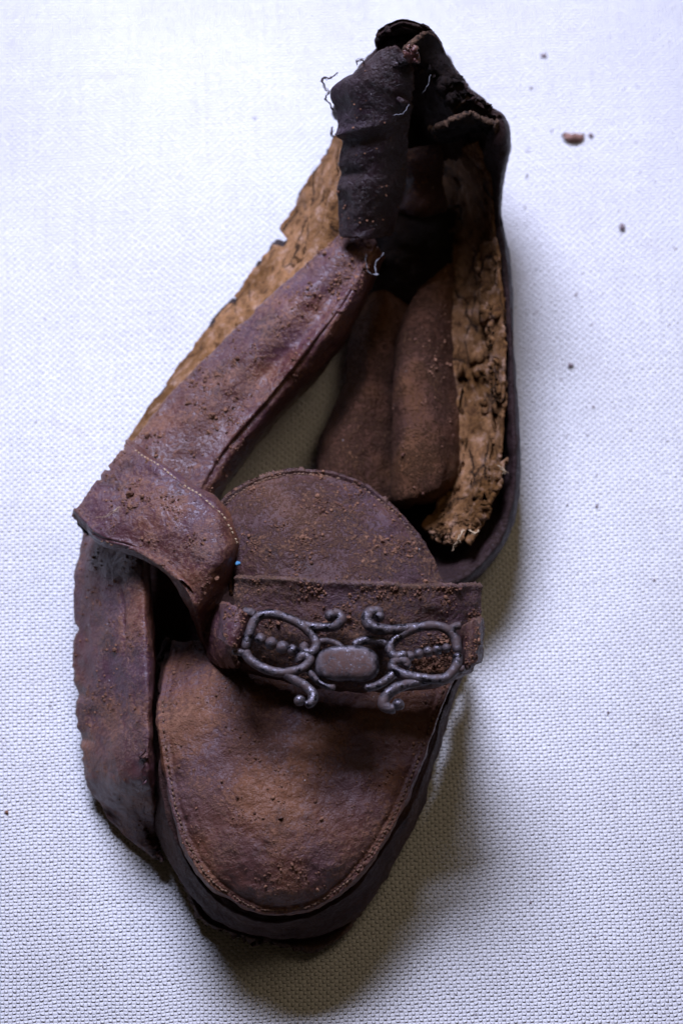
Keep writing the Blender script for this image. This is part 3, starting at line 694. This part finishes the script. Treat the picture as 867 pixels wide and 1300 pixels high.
# ------------------------------------------------------------------ buckle
bz = 5.75
def z1(x, y, h=0): return (260 + x * 180 / 867, 740 + y * 180 / 867, bz + h)
def z2(x, y, h=0): return (430 + x * 200 / 867, 740 + y * 200 / 867, bz + h)
r0 = 0.0012
bar_c = P((441, 843, 5.7))
buckle_v, buckle_f = blob_geo(bar_c, 0.0086, 0.0050, 0.0030, 3, 0.06, 32, 20, 0.72, 0.03)
buckle = link('buckle', buckle_v, buckle_f, M_metal_dirty, shoe, attrs={'cake': np.clip(((buckle_v[:, 2] - bar_c[2]) / 0.0030 - 0.42) * 2.2 - np.clip((buckle_v[:, 1] - bar_c[1] - 0.0030) / 0.0012, 0, 1), 0, 1)}); buckle['label'] = 'tarnished metal buckle with scrolls and beads'
def child(name, geo, mat, lab=None):
    o = link(name, *geo, mat, shoe); o.parent = buckle
    if lab: o['label'] = lab
    return o
L = [
    tube_geo([z1(245, 415), z1(272, 310, .05), z1(305, 232, .05), z1(350, 198, .05), z1(425, 192, .05), z1(520, 222, .05), z1(600, 265, .05), z1(655, 318), z1(682, 372), z1(666, 415), z1(636, 428), z1(608, 412), z1(604, 385)], [r0 * 1.1] * 9 + [r0 * .95], 90, 12, 1, 0.00012),
    tube_geo([z1(245, 412), z1(270, 460, .0), z1(338, 510), z1(420, 542), z1(500, 548), z1(572, 530), z1(625, 500), z1(640, 466), z1(608, 444), z1(578, 462), z1(584, 485)], [r0 * 1.1] * 8 + [r0 * .9], 80, 12, 2, 0.00012),
    tube_geo([z1(570, 248), z1(650, 268, .05), z1(740, 272, .1), z1(800, 262, .15), z1(832, 230, .2), z1(820, 192, .2), z1(780, 178, .2)], [r0, r0 * 1.1, r0 * 1.2, r0 * 1.1], 60, 12, 3, 0.00012),
    blob_geo(P(z1(770, 200, .2)), 0.0017, lump=0.06, seed=4),
    tube_geo([z1(480, 548), z1(560, 600, -.05), z1(620, 635, -.05), z1(662, 682, 0), z1(650, 728, .05), z1(612, 748, .05)], [r0, r0 * 1.15, r0 * 1.15, r0], 50, 12, 5, 0.00012),
    blob_geo(P(z1(580, 718, .05)), 0.0016, lump=0.06, seed=6),
    tube_geo([z1(676, 362, -.05), z1(740, 352, -.1), z1(800, 368, -.1), z1(850, 410, -.1)], r0 * .8, 30, 10, 7, 0.0001),
    tube_geo([z1(625, 520, -.1), z1(680, 590, -.1), z1(740, 632, -.1), z1(800, 640, -.1)], r0 * .8, 30, 10, 8, 0.0001),
    tube_geo([z1(310, 200, -.05), z1(270, 180, -.05), z1(232, 172, -.1)], r0 * .95, 16, 10, 9, 0.0003),
    tube_geo([z1(255, 425, -.05), z1(215, 424, -.05), z1(170, 418, -.1)], r0 * .8, 16, 10, 10, 0.0003)]
child('scroll_frame', join_geo(L), M_metal, 'left scrolled frame of the buckle')
Rr = [
    tube_geo([z2(655, 385, -.1), z2(650, 440, -.1), z2(622, 492, -.1), z2(575, 525, -.05), z2(500, 530), z2(420, 520), z2(345, 500), z2(298, 466), z2(306, 436), z2(345, 426), z2(374, 442), z2(366, 466)], [r0 * 1.15] * 8 + [r0 * .9], 80, 12, 11, 0.00012),
    tube_geo([z2(655, 390, -.1), z2(642, 312, -.1), z2(600, 260, -.05), z2(540, 237), z2(470, 238), z2(400, 256), z2(330, 295), z2(288, 340), z2(284, 380), z2(312, 405), z2(350, 398), z2(358, 374)], [r0 * 1.15] * 8 + [r0 * .9], 80, 12, 12, 0.00012),
    tube_geo([z2(470, 238), z2(400, 248), z2(320, 254, .1), z2(240, 256, .15), z2(180, 240, .2), z2(156, 204, .2), z2(168, 168, .2), z2(206, 158, .2), z2(238, 174, .15)], [r0, r0 * 1.25, r0 * 1.45, r0 * 1.2], 70, 12, 13, 0.00012),
    blob_geo(P(z2(222, 186, .2)), 0.0016, lump=0.06, seed=14),
    tube_geo([z2(520, 530, -.05), z2(440, 545, -.05), z2(370, 560), z2(310, 582, .05), z2(260, 622, .05), z2(246, 664, .05), z2(276, 692, .05), z2(310, 688, .05)], [r0, r0 * 1.25, r0 * 1.4, r0 * 1.1], 60, 12, 15, 0.00012),
    blob_geo(P(z2(326, 670, .05)), 0.0017, lump=0.06, seed=16),
    tube_geo([z2(278, 340, -.05), z2(220, 320, -.05), z2(160, 314, -.1), z2(110, 326, -.1), z2(76, 348, -.1)], r0, 30, 10, 17, 0.0001),
    tube_geo([z2(310, 490, -.05), z2(262, 534, -.05), z2(204, 566, -.1), z2(140, 580, -.1)], r0, 30, 10, 18, 0.0001),
    tube_geo([z2(600, 260, -.1), z2(640, 238, -.15), z2(672, 236, -.2)], r0 * .9, 16, 10, 19, 0.0003),
    tube_geo([z2(630, 470, -.1), z2(660, 474, -.15), z2(690, 478, -.2)], r0 * .8, 16, 10, 20, 0.0003)]
child('scroll_frame', join_geo(Rr), M_metal, 'right scrolled frame of the buckle, caked with dirt')
for i, (x, y, rr) in enumerate([(340, 345, 0.00175), (408, 370, .00185), (475, 394, .00185), (540, 412, .0017), (606, 388, .0013)]):
    child('bead', blob_geo(P(z1(x, y, -.08)), rr, lump=0.07, seed=i, seg=14, rings=10), M_metal)
for i, (x, y, rr) in enumerate([(392, 402, .00145), (440, 388, .00145), (490, 378, .00145), (542, 368, .0014), (592, 358, .0013)]):
    child('bead', blob_geo(P(z2(x, y, -.15)), rr, lump=0.08, seed=i + 9, seg=14, rings=10), M_metal)

# ------------------------------------------------------------------ stitching
def surf(name_i): return SURF[name_i]
def stitches(idx, path_uv, mat, parent_obj, count, length=0.0011, rad=0.00028, skip=0.1, seed=0):
    name, G, n, _ = SURF[idx]; nu, nv = G.shape[:2]; parts = []
    rs = random.Random(seed)
    for i in range(count):
        t = (i + 0.5) / count
        if rs.random() < skip: continue
        u, v = path_uv(t); u2, v2 = path_uv(min(1, t + 0.004))
        a = G[int(np.clip(u * (nu - 1), 0, nu - 1)), int(np.clip(v * (nv - 1), 0, nv - 1))]
        uu, vv = int(np.clip(u * (nu - 1), 0, nu - 1)), int(np.clip(v * (nv - 1), 0, nv - 1))
        fu, fv = np.clip(u * (nu - 1) - uu, 0, 1), np.clip(v * (nv - 1) - vv, 0, 1)
        def at(u, v):
            x = np.clip(u * (nu - 1), 0, nu - 1.001); y = np.clip(v * (nv - 1), 0, nv - 1.001); i0, j0 = int(x), int(y); f, g = x - i0, y - j0
            return G[i0, j0] * (1 - f) * (1 - g) + G[i0 + 1, j0] * f * (1 - g) + G[i0, j0 + 1] * (1 - f) * g + G[i0 + 1, j0 + 1] * f * g
        c = at(u, v); d = at(*path_uv(min(1, t + 0.003))) - at(*path_uv(max(0, t - 0.003))); d /= np.linalg.norm(d) + 1e-12
        nn = n[uu, vv]; L2 = length * rs.uniform(.7, 1.0) / 2
        pts = [c - d * L2 - nn * 0.0002, c - d * L2 * .5 + nn * 0.00022, c + d * L2 * .5 + nn * 0.00022, c + d * L2 - nn * 0.0002]
        parts.append(tube_geo(pts, rad * rs.uniform(.8, 1.2), 6, 6, world=True))
    g = join_geo(parts)
    o = link('stitching', *g, mat, shoe); o.parent = parent_obj; o['kind'] = 'stuff'
    return o
def find(name, k=0):
    ids = [i for i, s in enumerate(SURF) if s[0] == name]; return ids[k]
def ob(name): return bpy.data.objects[name]
stitches(find('vamp'), lambda t: (0.10 + 0.85 * t, 0.652), M_thread, ob('vamp'), 130, seed=1)
stitches(find('tongue'), lambda t: (0.22 + 0.70 * t, 0.925), M_thread, ob('tongue'), 62, length=0.0013, seed=2)
stitches(find('cuff'), lambda t: (0.02 + 0.50 * t, 0.165), M_pale, ob('cuff'), 36, length=0.0010, rad=0.00022, seed=3, skip=.25)
stitches(find('cuff'), lambda t: (0.10 + 0.35 * t, 0.86), M_thread, ob('cuff'), 20, length=0.0011, seed=4, skip=.35)

# ------------------------------------------------------------------ loose threads
def thread(name, pts, rad, mat, n=50, lump=0.0):
    m = len(pts) * 5; Q = cr(P(np.array(pts, float)), np.linspace(0, 1, m)); t = np.linspace(0, len(pts) * 1.7, m)
    Q = Q + 0.0004 * np.stack([n1(t, 3), n1(t, 8), n1(t, 15)], -1)
    if mat is not M_fibre:
        main = tube_geo(Q, rad * 0.4, m, 6, 3, lump * 0.6, world=True); extra = []
        for f in range(4):
            q2 = Q + 0.0006 * np.stack([n1(t * 1.3, 30 + f), n1(t * 1.3, 50 + f), n1(t, 70 + f)], -1); a = random.randint(0, m // 3); b = random.randint(m * 2 // 3, m)
            extra.append(tube_geo(q2[a:b], rad * 0.18, (b - a), 5, f, 0, world=True))
        return link(name, *join_geo([main] + extra), mat, shoe)
    return link(name, *tube_geo(Q, rad, m, 6, 3, lump, world=True), mat, shoe)
thread('loose_thread', [(431, 92, 7.4), (426, 94, 7.5), (418, 99, 7.5), (411, 100, 7.4), (409, 104, 7.4), (413, 112, 7.3), (416, 119, 7.3), (413, 124, 7.2), (419, 132, 7.1), (424, 140, 7.0)], 0.0004, M_soot, 60, 0.0003)
thread('loose_thread', [(455, 82, 8.1), (453, 77, 8.5), (458, 75, 8.6), (462, 79, 8.3), (464, 82, 8.2)], 0.0003, M_soot, 30, 0.0002)
thread('loose_thread', [(591, 672, 3.2), (584, 680, 3.3), (580, 688, 3.2), (576, 696, 3.0), (572, 700, 2.9)], 0.0006, M_pale, 30, 0.0004)
thread('loose_thread', [(596, 672, 3.2), (602, 676, 3.3), (608, 674, 3.3)], 0.0004, M_pale, 16, 0.0003)
thread('loose_thread', [(632, 590, 3.6), (638, 594, 3.7), (641, 600, 3.7), (637, 603, 3.6)], 0.00025, M_pale, 20)
thread('loose_thread', [(466, 322, 4.7), (465, 336, 4.7), (470, 347, 4.7), (480, 350, 4.6), (476, 343, 4.6), (478, 332, 4.6), (488, 320, 4.6)], 0.00011, M_fibre, 60, 0.0003)
thread('loose_thread', [(548, 94, 8.3), (543, 106, 8.2), (536, 120, 8.0)], 0.00011, M_fibre, 16)
thread('loose_thread', [(500, 146, 7.9), (510, 144, 7.9), (516, 138, 7.9), (521, 133, 7.8)], 0.00011, M_fibre, 20)
thread('loose_thread', [(424, 160, 5.6), (421, 168, 5.6), (424, 176, 5.4)], 0.0005, M_soot, 14, 0.0003)
thread('loose_thread', [(120, 658, 4.12), (135, 655, 4.34), (150, 645, 4.46), (160, 646, 4.55)], 0.00022, M_pale, 30, 0.0002)

# ------------------------------------------------------------------ dry dirt on the shoe, dirt clods, lint
parts = []
rs = np.random.default_rng(5)
for name, G, n, dust in SURF:
    if dust <= 0: continue
    nu, nv = G.shape[:2]
    am = np.linalg.norm(np.cross(np.gradient(G, axis=0), np.gradient(G, axis=1)), axis=-1); area_ = am.sum(); am = am / am.max()
    cnt = int(dust * area_ * 1e4 * 65)
    clump = fbm(G * 170, 3, 77)
    k = 0; tries = 0
    while k < cnt and tries < cnt * 60:
        tries += 1
        i, j = rs.integers(1, nu - 1), rs.integers(1, nv - 1)
        if rs.random() > am[i, j] or n[i, j, 2] < 0.45 or clump[i, j] + rs.normal() * 0.28 < 0.42: continue
        s = 0.00010 * (1 + rs.exponential(1.05)); s = min(s, 0.0012)
        parts.append(blob_geo(G[i, j] + n[i, j] * s * 0.3, s, s * rs.uniform(.6, 1.1), s * rs.uniform(.5, .9), int(rs.integers(999)), 0.45, 6, 4, 1.0, rs.uniform(0, 6)))
        k += 1
for i in range(420):
    px_, py_ = rs.normal(548, 13), rs.normal(846, 6)
    if not (512 < px_ < 574 and 832 < py_ < 862): continue
    s = 0.00018 * (1 + rs.exponential(0.9)); s = min(s, 0.0009)
    parts.append(blob_geo(P((px_, py_, 4.9 + rs.uniform(-.25, .15))), s, s * rs.uniform(.6, 1.1), s * .8, int(rs.integers(999)), 0.45, 6, 4, 1.0, rs.uniform(0, 6)))
dirt = link('dry_dirt', *join_geo(parts), M_dirt, smooth=False)
dirt['kind'] = 'stuff'; dirt['label'] = 'dry brown dirt crumbs scattered over the shoe leather'; dirt['category'] = 'dirt'
print('dirt grains', len(parts))

def cloth_z(x, y):
    return Z[np.abs(gx - x).argmin(), np.abs(gy - y).argmin()]
def crumb(name, px, py, rx, ry, rz, mat, lab, cat, seed, rot=0, group=None):
    c = P((px, py, 0)); loc = Vector((c[0], c[1], cloth_z(c[0], c[1]) + rz * 0.5))
    o = link(name, *blob_geo((0, 0, 0), rx * .8, ry * .8, rz * .8, seed, 0.35, 10, 7, 0.9, rot), mat)
    o.location = loc; o['label'] = lab; o['category'] = cat
    if group: o['group'] = group
    return o
# flake: a curled chip
FZ = cloth_z(*P((725, 174, 0))[:2]) * 100
fk = sheet('leather_flake', [[(711, 171, FZ + .02), (716, 176, FZ + .10), (722, 179, FZ + .02)], [(722, 170, FZ + .12), (726, 175, FZ + .2), (728, 181, FZ + .03)], [(734, 170, FZ + .11), (737, 175, FZ + .16), (735, 181, FZ + .03)], [(741, 172, FZ + .03), (740, 176, FZ + .06), (739, 179, FZ + .02)]], M_flake, None, 26, 18, 0.0006, 0.0003, 0.0003, 40, rag=(.1, .1, .1, .1))
fk['label'] = 'curled brown leather flake lying on canvas right of the heel'; fk['category'] = 'leather flake'
crumb('dirt_crumb', 790, 286, 0.0011, 0.0017, 0.0010, M_grit, 'dark dirt crumb on canvas below the leather flake', 'dirt crumb', 1, 0.3)
crumb('dirt_crumb', 750, 169, 0.0011, 0.0008, 0.0006, M_grit, 'tiny grey crumb on canvas just right of the leather flake', 'dirt crumb', 2, -0.6)
crumb('dirt_crumb', 725, 458, 0.0011, 0.0009, 0.0007, M_grit, 'small dark crumb on canvas right of the shoe side, halfway down', 'dirt crumb', 3, 0.5)
crumb('dirt_crumb', 690, 68, 0.0011, 0.0008, 0.0006, M_grit, 'small grey crumb on canvas above the leather flake', 'dirt crumb', 4, 0.1)
crumb('dirt_crumb', 8, 1029, 0.0007, 0.0006, 0.0005, M_dirt, 'small brown crumb on canvas at far left beside the toe', 'dirt crumb', 5)
crumb('blue_fluff', 302, 716, 0.0009, 0.0008, 0.0007, M_blue, 'speck of blue fluff caught between cuff and tongue', 'fluff', 6).location = Vector(P((302, 715, 4.25)))
lint = []
rs = np.random.default_rng(9)
for i in range(190):
    x, y = rs.uniform(640, 860), rs.uniform(20, 640)
    if i > 90: x, y = rs.uniform(5, 860), rs.uniform(5, 1295)
    if 85 < x < 665 and 20 < y < 1215: continue
    c = P((x, y, 0)); s = 0.00013 * (1 + rs.exponential(0.6))
    lint.append(blob_geo((c[0], c[1], cloth_z(c[0], c[1]) + s * .3), s, s * rs.uniform(.5, 1.6), s * .6, i, .4, 6, 4, 1.0, rs.uniform(0, 6)))
lo = link('grit', *join_geo(lint), M_grit, smooth=False); lo['kind'] = 'stuff'; lo['label'] = 'fine dark grit and lint strewn over the white canvas'; lo['category'] = 'grit'
